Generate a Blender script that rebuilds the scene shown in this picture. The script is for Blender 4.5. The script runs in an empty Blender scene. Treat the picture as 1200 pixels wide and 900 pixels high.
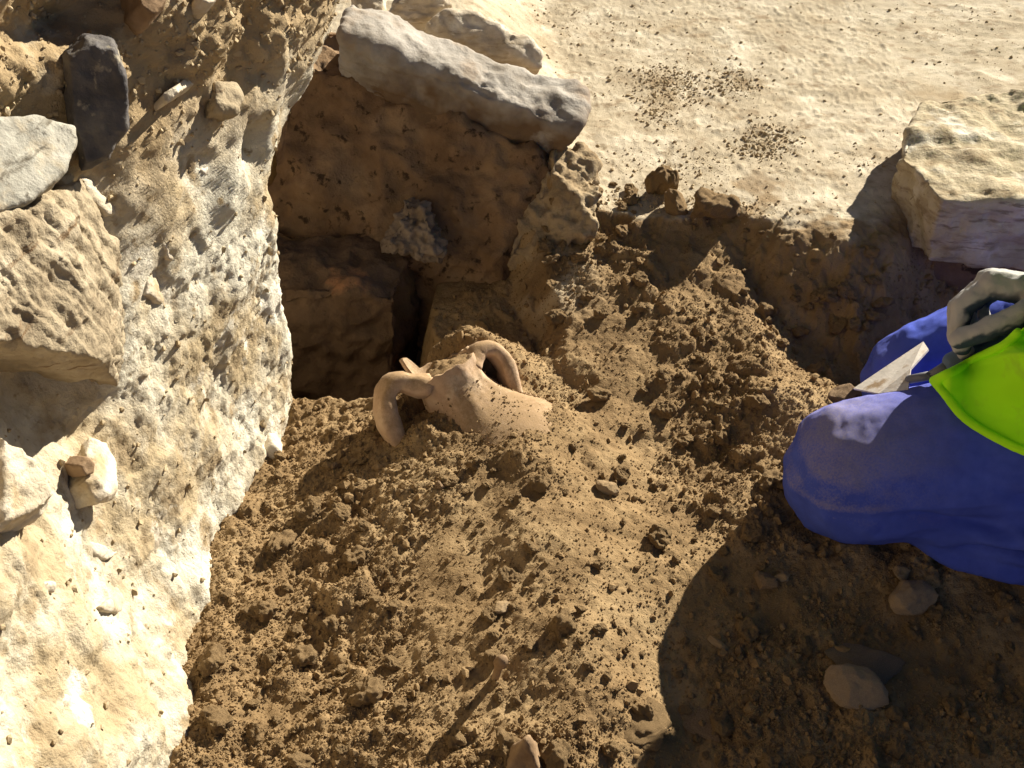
import bpy, bmesh, math, random
import numpy as np
from mathutils import Vector, Matrix, noise as mnoise

random.seed(7); rng = np.random.default_rng(11)
scene = bpy.context.scene
COL = scene.collection

# ------------------------------------------------------------------ camera
FPX, PITCH, CAMZ = 1400.0, math.radians(40), 1.0
cam_d = bpy.data.cameras.new('camera'); cam = bpy.data.objects.new('camera', cam_d); COL.objects.link(cam)
cam.location = (0, 0, CAMZ); cam.rotation_euler = (math.pi/2 - PITCH, 0, 0)
cam_d.sensor_width = 36; cam_d.lens = 36*FPX/1200; cam_d.clip_start = 0.01; cam_d.clip_end = 500
scene.camera = cam

# ------------------------------------------------------------------ sky and sun
SUN_EL, SUN_AZ = math.radians(27.5), math.radians(42)      # azimuth from +y towards +x
w = bpy.data.worlds.new('World'); scene.world = w; w.use_nodes = True
nt = w.node_tree; bg = nt.nodes['Background']
sky = nt.nodes.new('ShaderNodeTexSky'); sky.sky_type = 'NISHITA'; sky.sun_disc = False
sky.sun_elevation = SUN_EL; sky.sun_rotation = SUN_AZ; sky.air_density = .32; sky.dust_density = .3; sky.altitude = 900
nt.links.new(sky.outputs[0], bg.inputs[0]); bg.inputs[1].default_value = 0.05
sl = bpy.data.lights.new('sun', 'SUN'); sl.energy = 5.0; sl.angle = math.radians(0.55); sl.color = (1, .93, .80)
so = bpy.data.objects.new('sun', sl); COL.objects.link(so)
SD = Vector((math.cos(SUN_EL)*math.sin(SUN_AZ), math.cos(SUN_EL)*math.cos(SUN_AZ), math.sin(SUN_EL)))
so.rotation_euler = SD.to_track_quat('Z', 'Y').to_euler(); so.location = SD*6
vs = scene.view_settings; vs.view_transform = 'Standard'; vs.look = 'None'; vs.gamma = 1; vs.use_curve_mapping = False
vs.exposure = 1.2

# ------------------------------------------------------------------ maths helpers
def ss(a, b, x):
    t = np.clip((np.asarray(x, float)-a)/(b-a), 0, 1); return t*t*(3-2*t)
def gauss(x, cx, sx, y, cy, sy): return np.exp(-((x-cx)/sx)**2-((y-cy)/sy)**2)
def _h(ix, iy, iz, seed):
    n = (ix.astype(np.int64)*374761393 + iy.astype(np.int64)*668265263 + iz.astype(np.int64)*2147483647 + seed*1274126177) & 0xffffffff
    n = ((n ^ (n >> 13))*1274126177) & 0xffffffff
    n = ((n ^ (n >> 15))*2246822519) & 0xffffffff
    n = n ^ (n >> 16)
    return (n & 0xffffff)/float(0xffffff)
def vnoise(x, y, z, seed=0):
    fx, fy, fz = np.floor(x), np.floor(y), np.floor(z)
    tx, ty, tz = x-fx, y-fy, z-fz
    tx = tx*tx*tx*(tx*(tx*6-15)+10); ty = ty*ty*ty*(ty*(ty*6-15)+10); tz = tz*tz*tz*(tz*(tz*6-15)+10)
    r = 0
    for a in (0, 1):
        wx = tx if a else 1-tx
        for b in (0, 1):
            wy = ty if b else 1-ty
            for c in (0, 1):
                wz = tz if c else 1-tz
                r = r + wx*wy*wz*_h(fx+a, fy+b, fz+c, seed)
    return r*2-1
def fbm(x, y, z, scale, octs=4, seed=0, gain=.5):
    r, a, f = 0, 1.0, 1.0/scale
    for o in range(octs):
        r = r + a*vnoise(x*f+o*7.3, y*f-o*3.1, z*f+o*1.7, seed+o); a *= gain; f *= 2.03
    return r
def bumps(x, y, scale, prob, seed=0, flat=.6):
    """clod-like domes scattered on a jittered grid, height in units of scale"""
    gx, gy = np.floor(x/scale), np.floor(y/scale); best = np.zeros_like(x)
    for i in (-1, 0, 1):
        for j in (-1, 0, 1):
            cx, cy = gx+i, gy+j; o = np.zeros_like(cx)
            px = (cx+.15+.7*_h(cx, cy, o, seed))*scale; py = (cy+.15+.7*_h(cx, cy, o+1, seed))*scale
            on = _h(cx, cy, o+2, seed) < prob
            rad = scale*(.25+.35*_h(cx, cy, o+3, seed)); an = _h(cx, cy, o+4, seed)*3.14; el = .7+.6*_h(cx, cy, o+5, seed)
            dx, dy = x-px, y-py
            u = (dx*np.cos(an)+dy*np.sin(an))*el; v = (-dx*np.sin(an)+dy*np.cos(an))/el
            h = np.sqrt(np.maximum(0, rad*rad-u*u-v*v))*flat*1.4
            best = np.maximum(best, np.where(on, h, 0))
    return best

CY, SY = math.cos(PITCH), math.sin(PITCH)
def ray(u, v):
    dx, dy = (u-600)/FPX, -(v-450)/FPX
    return np.array((dx, CY+dy*SY, -SY+dy*CY))
def at(u, v, z=None, y=None, x=None):
    d = ray(u, v)
    t = (z-CAMZ)/d[2] if z is not None else (y/d[1] if y is not None else x/d[0])
    return np.array((0, 0, CAMZ))+d*t

# ------------------------------------------------------------------ mesh helpers
def mesh_np(name, V, F):
    V = np.asarray(V, np.float32); F = np.asarray(F, np.int32); k = F.shape[1]
    m = bpy.data.meshes.new(name)
    m.vertices.add(len(V)); m.vertices.foreach_set('co', V.ravel())
    m.loops.add(F.size); m.loops.foreach_set('vertex_index', F.ravel())
    m.polygons.add(len(F)); m.polygons.foreach_set('loop_start', np.arange(0, F.size, k, dtype=np.int32))
    m.polygons.foreach_set('loop_total', np.full(len(F), k, np.int32))
    m.polygons.foreach_set('use_smooth', np.ones(len(F), bool))
    m.update(calc_edges=True); m.validate(); return m
def grid_faces(nu, nv, wrap=False):
    i = np.arange(nu if wrap else nu-1)[:, None]; j = np.arange(nv-1)[None, :]
    i2 = (i+1) % nu
    return np.stack([i*nv+j, i2*nv+j, i2*nv+j+1, i*nv+j+1], -1).reshape(-1, 4)
def link(name, mesh, mat=None, parent=None, label=None, cat=None, group=None, kind=None, smooth=True):
    o = bpy.data.objects.new(name, mesh); COL.objects.link(o)
    if mat and mesh is not None:
        if not mesh.materials: mesh.materials.append(mat)
    if parent: o.parent = parent
    tag(o, label, cat, group, kind); return o
def tag(o, label=None, cat=None, group=None, kind=None):
    if label: o['label'] = label
    if cat: o['category'] = cat
    if group: o['group'] = group
    if kind: o['kind'] = kind
def empty(name, loc, label, cat, group=None):
    o = bpy.data.objects.new(name, None); COL.objects.link(o); o.location = loc; o.empty_display_size = .05
    tag(o, label, cat, group); return o
def bm_mesh(bm, name='m'):
    m = bpy.data.meshes.new(name); bm.to_mesh(m); bm.free()
    m.polygons.foreach_set('use_smooth', np.ones(len(m.polygons), bool)); return m
def remesh(mesh, voxel, smooth=0, sub=0):
    o = bpy.data.objects.new('tmp', mesh); COL.objects.link(o)
    r = o.modifiers.new('r', 'REMESH'); r.mode = 'VOXEL'; r.voxel_size = voxel; r.use_smooth_shade = True
    if smooth:
        s = o.modifiers.new('s', 'SMOOTH'); s.iterations = smooth; s.factor = .5
    dg = bpy.context.evaluated_depsgraph_get()
    m = bpy.data.meshes.new_from_object(o.evaluated_get(dg))
    bpy.data.objects.remove(o); m.materials.clear()
    m.polygons.foreach_set('use_smooth', np.ones(len(m.polygons), bool)); return m
def get_co(m):
    a = np.empty(len(m.vertices)*3, np.float32); m.vertices.foreach_get('co', a); return a.reshape(-1, 3).astype(float)
def get_no(m):
    a = np.empty(len(m.vertices)*3, np.float32); m.vertices.foreach_get('normal', a); return a.reshape(-1, 3).astype(float)
def set_co(m, c): m.vertices.foreach_set('co', np.asarray(c, np.float32).ravel()); m.update()
def capsules(bm, segs, n=14):
    """tapered round segments (p, q, rp, rq) added to bm; overlap them and remesh"""
    for p, q, rp, rq in segs:
        p, q = Vector(p), Vector(q); d = (q-p); L = max(d.length, 1e-5); rot = d.to_track_quat('Z', 'Y').to_matrix().to_4x4()
        M = Matrix.Translation((p+q)/2) @ rot
        bmesh.ops.create_cone(bm, cap_ends=True, segments=n, radius1=rp, radius2=rq, depth=L, matrix=M)
        for c, r in ((p, rp), (q, rq)):
            bmesh.ops.create_icosphere(bm, subdivisions=2, radius=r*1.02, matrix=Matrix.Translation(c))
def hull_mesh(pts):
    bm = bmesh.new()
    for p in pts: bm.verts.new(p)
    r = bmesh.ops.convex_hull(bm, input=bm.verts)
    dead = [e for e in r['geom_interior'] if isinstance(e, bmesh.types.BMVert)]
    if dead: bmesh.ops.delete(bm, geom=dead, context='VERTS')
    bmesh.ops.recalc_face_normals(bm, faces=bm.faces)
    return bm_mesh(bm)
def roughen(m, amp, scale, octs=4, seed=0, strata=0, sdir=(0, 0, 1), sscale=.006, ridge=0):
    c, n = get_co(m), get_no(m)
    d = amp*fbm(c[:, 0], c[:, 1], c[:, 2], scale, octs, seed)
    if ridge: d = d - ridge*np.abs(fbm(c[:, 0], c[:, 1], c[:, 2], scale*.6, 3, seed+40))
    if strata:
        s = np.array(sdir, float); s /= np.linalg.norm(s); k = c @ s + .35*sscale*fbm(c[:, 0], c[:, 1], c[:, 2], .03, 3, seed+9)*3
        d = d + strata*np.tanh(2.6*vnoise(k/sscale, c[:, 0]*6, c[:, 1]*6, seed+3)) + .35*strata*vnoise(k/sscale*2.7, c[:, 0]*14, c[:, 1]*14, seed+5)
    set_co(m, c+n*d[:, None]); return m

# ------------------------------------------------------------------ materials
def mat(name, stops, scale=20, detail=6, rough=.95, bump=(.001, 400), spec=.15, layers=(), coord='Object', normal_dust=None):
    """stops: colour ramp over fbm noise; layers: (colour, noise scale, low, high[, stretch]) patches on top"""
    m = bpy.data.materials.new(name); m.use_nodes = True; N, L = m.node_tree.nodes, m.node_tree.links
    b = N['Principled BSDF']; b.inputs['Roughness'].default_value = rough; b.inputs['Specular IOR Level'].default_value = spec
    tc = N.new('ShaderNodeTexCoord'); co = tc.outputs[coord]
    def noise(sc, det=detail, rg=.6, stretch=None):
        n = N.new('ShaderNodeTexNoise'); n.inputs['Scale'].default_value = sc; n.inputs['Detail'].default_value = det; n.inputs['Roughness'].default_value = rg
        if stretch:
            mp = N.new('ShaderNodeMapping'); mp.inputs['Scale'].default_value = stretch[:3]
            if len(stretch) > 3: mp.inputs['Rotation'].default_value = stretch[3:]
            L.new(co, mp.inputs[0]); L.new(mp.outputs[0], n.inputs['Vector'])
        else: L.new(co, n.inputs['Vector'])
        return n.outputs['Fac']
    r = N.new('ShaderNodeValToRGB'); L.new(noise(scale), r.inputs[0])
    e = r.color_ramp.elements
    e[0].position, e[0].color = stops[0][0], (*stops[0][1], 1); e[1].position, e[1].color = stops[-1][0], (*stops[-1][1], 1)
    for p, c in stops[1:-1]:
        q = e.new(p); q.color = (*c, 1)
    out = r.outputs[0]
    for lay in layers:
        c, sc, lo, hi = lay[:4]
        mr = N.new('ShaderNodeMapRange'); mr.inputs['From Min'].default_value = lo; mr.inputs['From Max'].default_value = hi
        L.new(noise(sc, 5, .6, lay[4] if len(lay) > 4 else None), mr.inputs[0])
        fac = mr.outputs[0]
        if len(lay) > 5 and lay[5]:                     # confine to a range of height
            z0, z1 = lay[5]; sp = N.new('ShaderNodeSeparateXYZ'); L.new(co, sp.inputs[0])
            mz = N.new('ShaderNodeMapRange'); mz.inputs['From Min'].default_value = z0; mz.inputs['From Max'].default_value = z1
            wob = N.new('ShaderNodeMath'); wob.operation = 'MULTIPLY_ADD'; L.new(noise(9, 4), wob.inputs[0]); wob.inputs[1].default_value = .25
            L.new(sp.outputs[2], wob.inputs[2]); L.new(wob.outputs[0], mz.inputs[0])
            mu = N.new('ShaderNodeMath'); mu.operation = 'MULTIPLY'; L.new(fac, mu.inputs[0]); L.new(mz.outputs[0], mu.inputs[1]); fac = mu.outputs[0]
        mx = N.new('ShaderNodeMix'); mx.data_type = 'RGBA'; L.new(fac, mx.inputs[0]); L.new(out, mx.inputs[6]); mx.inputs[7].default_value = (*c, 1); out = mx.outputs[2]
    if normal_dust:                                    # dust lying on upward faces: (colour, lo, hi, noise scale, strength)
        c, lo, hi, sc, st = normal_dust[:5]
        g = N.new('ShaderNodeNewGeometry'); sp = N.new('ShaderNodeSeparateXYZ'); L.new(g.outputs['Normal'], sp.inputs[0])
        ad = N.new('ShaderNodeMath'); ad.operation = 'MULTIPLY_ADD'; L.new(noise(sc, 6, .75), ad.inputs[0]); ad.inputs[1].default_value = 1.6; L.new(sp.outputs[2], ad.inputs[2])
        mr = N.new('ShaderNodeMapRange'); mr.inputs['From Min'].default_value = lo+.8; mr.inputs['From Max'].default_value = hi+.8; mr.inputs['To Max'].default_value = st
        L.new(ad.outputs[0], mr.inputs[0])
        if len(normal_dust) > 5:                        # dust only rubbed in near the knees
            s2 = N.new('ShaderNodeSeparateXYZ'); L.new(co, s2.inputs[0]); m2 = N.new('ShaderNodeMapRange')
            m2.inputs['From Min'].default_value, m2.inputs['From Max'].default_value = normal_dust[5]; L.new(s2.outputs[0], m2.inputs[0])
            mu = N.new('ShaderNodeMath'); mu.operation = 'MULTIPLY'; L.new(mr.outputs[0], mu.inputs[0]); L.new(m2.outputs[0], mu.inputs[1]); mr = mu
        mx = N.new('ShaderNodeMix'); mx.data_type = 'RGBA'; L.new(mr.outputs[0], mx.inputs[0]); L.new(out, mx.inputs[6]); mx.inputs[7].default_value = (*c, 1); out = mx.outputs[2]
    L.new(out, b.inputs['Base Color'])
    if bump:
        bp = N.new('ShaderNodeBump'); bp.inputs['Distance'].default_value = bump[0]; bp.inputs['Strength'].default_value = 1
        L.new(noise(bump[1], 5, .65), bp.inputs['Height']); L.new(bp.outputs[0], b.inputs['Normal'])
    return m

SOIL = [(.30, (.180, .115, .054)), (.5, (.258, .169, .081)), (.7, (.335, .228, .115))]
M_soil = mat('loose_soil', SOIL, 14, 8, bump=(.0016, 420), layers=[((.335, .233, .12), 7, .50, .66), ((.30, .22, .125), 330, .62, .74), ((.09, .056, .030), 260, .64, .74)])
M_clod = mat('soil_clod', [(.3, (.185, .119, .056)), (.55, (.265, .175, .085)), (.75, (.35, .242, .125))], 40, 8, bump=(.0014, 500), layers=[((.34, .25, .15), 400, .62, .75)])
M_pebble = mat('pebble', [(.3, (.22, .16, .10)), (.7, (.42, .33, .22))], 60, 6, bump=(.0006, 300), normal_dust=((.30, .2, .10), .2, .9, 300, .8))
M_ground = mat('packed_earth', [(.3, (.38, .305, .20)), (.5, (.49, .41, .285)), (.72, (.60, .52, .385))], 9, 10, bump=(.0015, 220),
               layers=[((.31, .235, .145), 34, .53, .68), ((.68, .60, .45), 14, .54, .72), ((.38, .29, .175), 6, .56, .70), ((.24, .17, .10), 130, .64, .74)])
M_wall = mat('earth_wall', [(.3, (.33, .245, .14)), (.5, (.42, .33, .20)), (.72, (.51, .415, .27))], 18, 8, bump=(.0026, 240),
             layers=[((.61, .56, .44), 7, .40, .56), ((.34, .255, .15), 22, .55, .66), ((.70, .65, .53), 12, .59, .66), ((.30, .22, .12), 60, .62, .72), ((.37, .27, .15), 14, .30, .45, None, (.50, .62)), ((.22, .15, .08), 200, .68, .78)])
M_wallcrumb = mat('wall_crumb', [(.3, (.30, .22, .125)), (.7, (.50, .40, .25))], 30, 6, bump=(.001, 400))
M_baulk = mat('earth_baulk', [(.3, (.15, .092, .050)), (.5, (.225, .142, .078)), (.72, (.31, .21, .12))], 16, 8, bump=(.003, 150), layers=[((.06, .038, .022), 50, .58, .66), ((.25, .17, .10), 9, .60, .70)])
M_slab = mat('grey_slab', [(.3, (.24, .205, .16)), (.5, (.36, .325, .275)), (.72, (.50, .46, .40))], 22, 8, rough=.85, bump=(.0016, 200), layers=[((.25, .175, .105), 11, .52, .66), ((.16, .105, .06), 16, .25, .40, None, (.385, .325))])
M_pale = mat('pale_rock', [(.3, (.38, .31, .215)), (.55, (.52, .44, .33)), (.75, (.64, .57, .45))], 24, 8, bump=(.0015, 200), layers=[((.36, .27, .16), 20, .54, .68, (1, 1, 3.2)), ((.30, .235, .15), 30, .56, .66, (.5, 3, 4)), ((.70, .64, .52), 12, .55, .68)])
M_block = mat('dusty_block', [(.3, (.36, .29, .175)), (.55, (.49, .41, .275)), (.75, (.60, .53, .385))], 24, 8, bump=(.0024, 180), layers=[((.30, .225, .13), 20, .52, .66, (1, 1, 3.2)), ((.26, .20, .12), 30, .56, .66, (.5, 3, 4)), ((.66, .60, .48), 12, .55, .68)])
M_white = mat('white_rock', [(.3, (.46, .38, .26)), (.6, (.66, .58, .45))], 26, 8, bump=(.002, 220), layers=[((.42, .32, .19), 22, .50, .64)])
M_grey = mat('grey_schist', [(.3, (.22, .20, .16)), (.5, (.37, .35, .29)), (.72, (.52, .49, .41))], 40, 8, bump=(.0015, 240), layers=[((.46, .37, .24), 18, .52, .66), ((.16, .14, .105), 45, .56, .66, (.4, .4, 3.0)), ((.10, .085, .065), 120, .62, .72)])
M_dark = mat('dark_slate', [(.3, (.060, .055, .055)), (.5, (.105, .095, .09)), (.72, (.19, .17, .14))], 30, 8, rough=.7, bump=(.0014, 220), layers=[((.42, .36, .25), 35, .60, .70)])
M_layer = mat('layered_rock', [(.3, (.25, .195, .125)), (.5, (.36, .29, .19)), (.72, (.50, .42, .295))], 26, 8, bump=(.003, 200), layers=[((.20, .13, .07), 50, .6, .7, (.25, .25, 2.5))])
M_brown = mat('brown_stone', [(.3, (.19, .12, .065)), (.7, (.36, .25, .15))], 30, 8, bump=(.001, 240))
M_tan = mat('tan_stone', [(.3, (.33, .23, .14)), (.7, (.50, .37, .24))], 40, 8, bump=(.0012, 260))
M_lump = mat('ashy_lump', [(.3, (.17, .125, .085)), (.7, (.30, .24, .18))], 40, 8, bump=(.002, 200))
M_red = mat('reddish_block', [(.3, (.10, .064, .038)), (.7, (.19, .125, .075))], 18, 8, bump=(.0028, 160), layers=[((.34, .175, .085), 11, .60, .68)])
M_pot = mat('clay_pot', [(.3, (.42, .27, .165)), (.5, (.52, .36, .235)), (.72, (.60, .44, .30))], 34, 8, rough=.85, bump=(.0005, 500),
            layers=[((.62, .50, .36), 20, .56, .70)], normal_dust=((.29, .19, .095), .30, .95, 240, .9))

# ------------------------------------------------------------------ terrain
EX = np.array([-3, -.30, -.02, .03, .065, .114, .22, .32, .40, .46, .54, .62, 1.2, 3])
EY = np.array([1.70, 1.70, 1.62, 1.50, 1.415, 1.42, 1.43, 1.425, 1.405, 1.385, 1.46, 1.52, 1.55, 1.6])
def pit_mask(x, y):
    e = np.interp(x, EX, EY) + .022*fbm(x, y, 0*x, .10, 3, 5) + .010*fbm(x, y, 0*x, .022, 4, 6, .6)
    wd = .16*ss(.29, .42, x)*ss(.80, .60, x)+.030*ss(-.3, .5, fbm(x, y, 0*x, .08, 3, 14))+.012
    g = np.where(y-e > -.012, ss(-.012-wd, .022, y-e), ss(-.012-wd, .022, y-e))
    g = np.maximum(g, ss(1.7, 1.95, x)); g = np.maximum(g, ss(-1.0, -1.3, y)); g = np.maximum(g, ss(-.55, -.70, x))
    return g                                            # 1 on the upper ground, 0 in the pit
POT_N = at(525, 442, z=.072)
a_ = np.array((-.48, .36, .80)); a_ /= np.linalg.norm(a_)
h_ = np.array((.857, .503, .114)); h_ -= a_*(h_ @ a_); h_ /= np.linalg.norm(h_); k_ = np.cross(a_, h_)   # k_ points away from the camera or towards it
prof = [(.058, .052), (.045, .050), (.030, .047), (.015, .0425), (0, .0395), (-.016, .0405), (-.032, .046), (-.048, .056), (-.063, .070), (-.078, .084), (-.098, .098), (-.13, .110), (-.18, .115), (-.25, .10), (-.32, .07), (-.38, .03), (-.40, .01)]
ps = np.array([p[0] for p in prof]); pr = np.array([p[1] for p in prof])
sf = np.concatenate([np.arange(.058, -.11, -.002), np.arange(-.11, -.40, -.01), [-.40]])
# smooth profile
rf = np.interp(sf, ps[::-1], pr[::-1]); kern = np.ones(7)/7
rf2 = np.convolve(np.pad(rf, 3, mode='edge'), kern, 'valid'); rf2[:2] = rf[:2]

def _pot_top():
    an = np.linspace(0, 2*math.pi, 72, endpoint=False); ss_ = np.arange(-.02, -.26, -.004)
    S, A = np.meshgrid(ss_, an); r = np.interp(S, sf[::-1], rf2[::-1])
    P = POT_N+S[..., None]*a_+r[..., None]*(np.cos(A)[..., None]*h_+np.sin(A)[..., None]*k_); P = P.reshape(-1, 3)
    gx = np.linspace(-.25, .25, 84); gy = np.linspace(.88, 1.28, 68); Z = np.full((84, 68), -1.0)
    for i, xx in enumerate(gx):
        Q = P[np.abs(P[:, 0]-xx) < .007]
        for j, yy in enumerate(gy):
            q = Q[np.abs(Q[:, 1]-yy) < .007]
            if len(q): Z[i, j] = q[:, 2].max()
    return gx, gy, Z
PGX, PGY, PGZ = _pot_top()
def pot_soil(x, y, f):
    """soil lies against the pot: it bares the neck and part of the shoulder and covers the rest"""
    i = np.clip((x-PGX[0])/(PGX[1]-PGX[0]), 0, 82.999); j = np.clip((y-PGY[0])/(PGY[1]-PGY[0]), 0, 66.999)
    a, b = i.astype(int), j.astype(int); u, v = i-a, j-b
    z = PGZ[a, b]*(1-u)*(1-v)+PGZ[a+1, b]*u*(1-v)+PGZ[a, b+1]*(1-u)*v+PGZ[a+1, b+1]*u*v
    c = POT_N; dx, dy = x-(c[0]+.050), y-(c[1]-.028)
    dist = np.sqrt((dx*.80-dy*.60)**2*.75+(dx*.60+dy*.80)**2*1.25)+.006*fbm(x, y, 0*x, .03, 3, 57)
    ft = POT_N-.078*a_-.080*h_
    m = f+.014*gauss(x, ft[0], .030, y, ft[1], .030)+.056*np.exp(-(((x-.005)/np.where(x < 0, .21, .16))**2+((y-1.055)/np.where(y < 1.055, .30, .10))**2))
    ok = np.minimum(np.minimum(PGZ[a, b], PGZ[a+1, b]), np.minimum(PGZ[a, b+1], PGZ[a+1, b+1])) > -.5
    out = np.minimum(m, np.maximum(z+np.clip((dist-.066)*.9, -.06, .3), m-.032))
    cv = ss(-.030, -.010, z-m); out = m*(1-cv)+out*cv
    out = np.maximum(out, z+np.clip((dist-.085)*.5, -.3, .003))
    wg = ss(-.030, .0, (x-c[0])*.85-(y-c[1])*.5)
    return np.where(ok, m*(1-wg)+out*wg, m)-.020*gauss(x, c[0]-.060*h_[0]-.012, .020, y, c[1]-.060*h_[1]-.010, .018)
def base_h(x, y):
    f = np.zeros_like(x)
    side = ss(-.005, .045, x - .35*(1.36-y)+.012*fbm(x, y, 0*x, .05, 3, 24)); fade = 1-.85*ss(.29, .46, x)
    f += .088*np.clip((y-1.06)/(1.42-1.06), 0, 1.05)*side*fade
    f -= .020*ss(.31, .43, x)*ss(1.17, 1.27, y)
    f += .01*ss(1.22, 1.38, y)*(1-side)
    f -= .13*ss(-.115, -.150, x+.02*fbm(x, y, 0*x, .06, 3, 25))*ss(1.155, 1.185, y+.01*fbm(x, y, 0*x, .04, 3, 26))
    f += .036*gauss(x, .355, .11, y, 1.12, np.where(y < 1.12, .13, .065))       # bank beside the knee
    f += .080*gauss(x, -.055, .085, y, 1.190, .045)     # heap behind the pot mouth
    
    f += .012*gauss(x, .04, .07, y, .85, .12) + .014*gauss(x, .09, .06, y, .73, .09)
    f += -.020*ss(.07, .16, x)*ss(.92, .74, y)
    f += .018*ss(-.23, -.32, x)*ss(1.1, 1.0, y)
    f += -.006*gauss(x, -.02, .04, y, .845, .035) - .007*gauss(x, .02, .03, y, .76, .02)
    f += .0085*fbm(x, y, 0*x, .15, 3, 21)
    g = .104+.004*fbm(x, y, 0*x, .5, 4, 31)+.02*ss(1.8, 3, y) + .095*ss(.15, -.04, x+.12*(y-1.5))
    m = pit_mask(x, y)
    f = pot_soil(x, y, f)
    return f*(1-m)+g*m, m
SMOOTH = [(at(520, 690, z=0)[:2], .055), (at(590, 500, z=.04)[:2], .07), (at(690, 600, z=.03)[:2], .05)]
def dusty(x, y): return ss(-.05, .45, fbm(x, y, 0*x, .14, 3, 93)+.25*gauss(x, .06, .16, y, .98, .14))
def height(x, y):
    b, m = base_h(x, y); d = 1-ss(.80, 1, m)
    k = np.ones_like(x)
    for (cx, cy), r in SMOOTH: k *= 1-.75*np.exp(-((x-cx)**2+(y-cy)**2)/r**2)
    lump = .15+.85*ss(-.25, .5, fbm(x, y, 0*x, .16, 3, 77)) + .35*ss(.85, .70, y)*ss(.1, -.05, x)
    fine = .35+.65*ss(-.5, .4, fbm(x, y, 0*x, .09, 3, 78))
    wx = x+.007*fbm(x, y, 0*x, .02, 3, 61); wy = y+.007*fbm(x, y, 0*x, .02, 3, 62)
    h = .75*bumps(wx, wy, .048, .15, 1, .5)*lump + .85*bumps(wx, wy, .024, .20, 2, .55)*lump + (.8*bumps(wx, wy, .0125, .22, 3, .55) + .6*bumps(x, y, .0070, .36, 4, .5))*fine
    rough = fbm(x, y, 0*x, .035, 5, 8, .62)
    du = dusty(x, y); h *= 1-.6*du
    h += .0034*rough*(1-.35*du)+(.0012*vnoise(x/.0042, y/.0042, 0*x, 19)+.0009*vnoise(x/.0025, y/.0025, 0*x, 29))*(1-.45*du)
    h = h*(.45+.55*k) - .006*lump
    g = .0015*fbm(x, y, 0*x, .09, 6, 9, .66) - .0011*np.abs(fbm(x, y*1.6, 0*x, .07, 5, 15, .6)) + .0007*vnoise(x/.006, y/.006, 0*x, 16) + bumps(x, y, .012, .10, 10, .4)*.6 + bumps(x, y, .006, .2, 12, .4)*.5
    res = ss(-.62, -.40, x)*ss(1.25, .98, x)*ss(.22, .46, y)*ss(2.9, 2.4, y)
    return b + (h*d + g*m)*res + .012*fbm(x, y, 0*x, .8, 3, 63)*(1-res), m
def axis(dense, grow_lo, grow_hi):
    a = [np.arange(lo, hi, st) for lo, hi, st in dense]; a = np.concatenate(a)
    def out(s, st, lim):
        r = []; p = s
        k = 0
        while abs(p) < lim: st *= 1.06 if k < 34 else 1.35; k += 1; p = p+st; r.append(p)
        return r
    lo = out(a[0], -dense[0][2]*2, grow_lo); hi = out(a[-1], dense[-1][2]*2, grow_hi)
    return np.concatenate([lo[::-1], a, hi])
XS = axis([(-.37, .66, .0022), (.66, 1.0, .006)], 150, 150)
YS = axis([(.52, 1.45, .0022), (1.45, 2.40, .0045)], 150, 250)
GX, GY = np.meshgrid(XS, YS, indexing='ij')
GZ, GM = height(GX, GY)
def sample(x, y):
    x = np.atleast_1d(np.asarray(x, float)); y = np.atleast_1d(np.asarray(y, float))
    i = np.clip(np.searchsorted(XS, x)-1, 0, len(XS)-2); j = np.clip(np.searchsorted(YS, y)-1, 0, len(YS)-2)
    a = (x-XS[i])/(XS[i+1]-XS[i]); b = (y-YS[j])/(YS[j+1]-YS[j])
    return GZ[i, j]*(1-a)*(1-b)+GZ[i+1, j]*a*(1-b)+GZ[i, j+1]*(1-a)*b+GZ[i+1, j+1]*a*b
gm = mesh_np('ground', np.stack([GX, GY, GZ], -1).reshape(-1, 3), grid_faces(len(XS), len(YS)))
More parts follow.
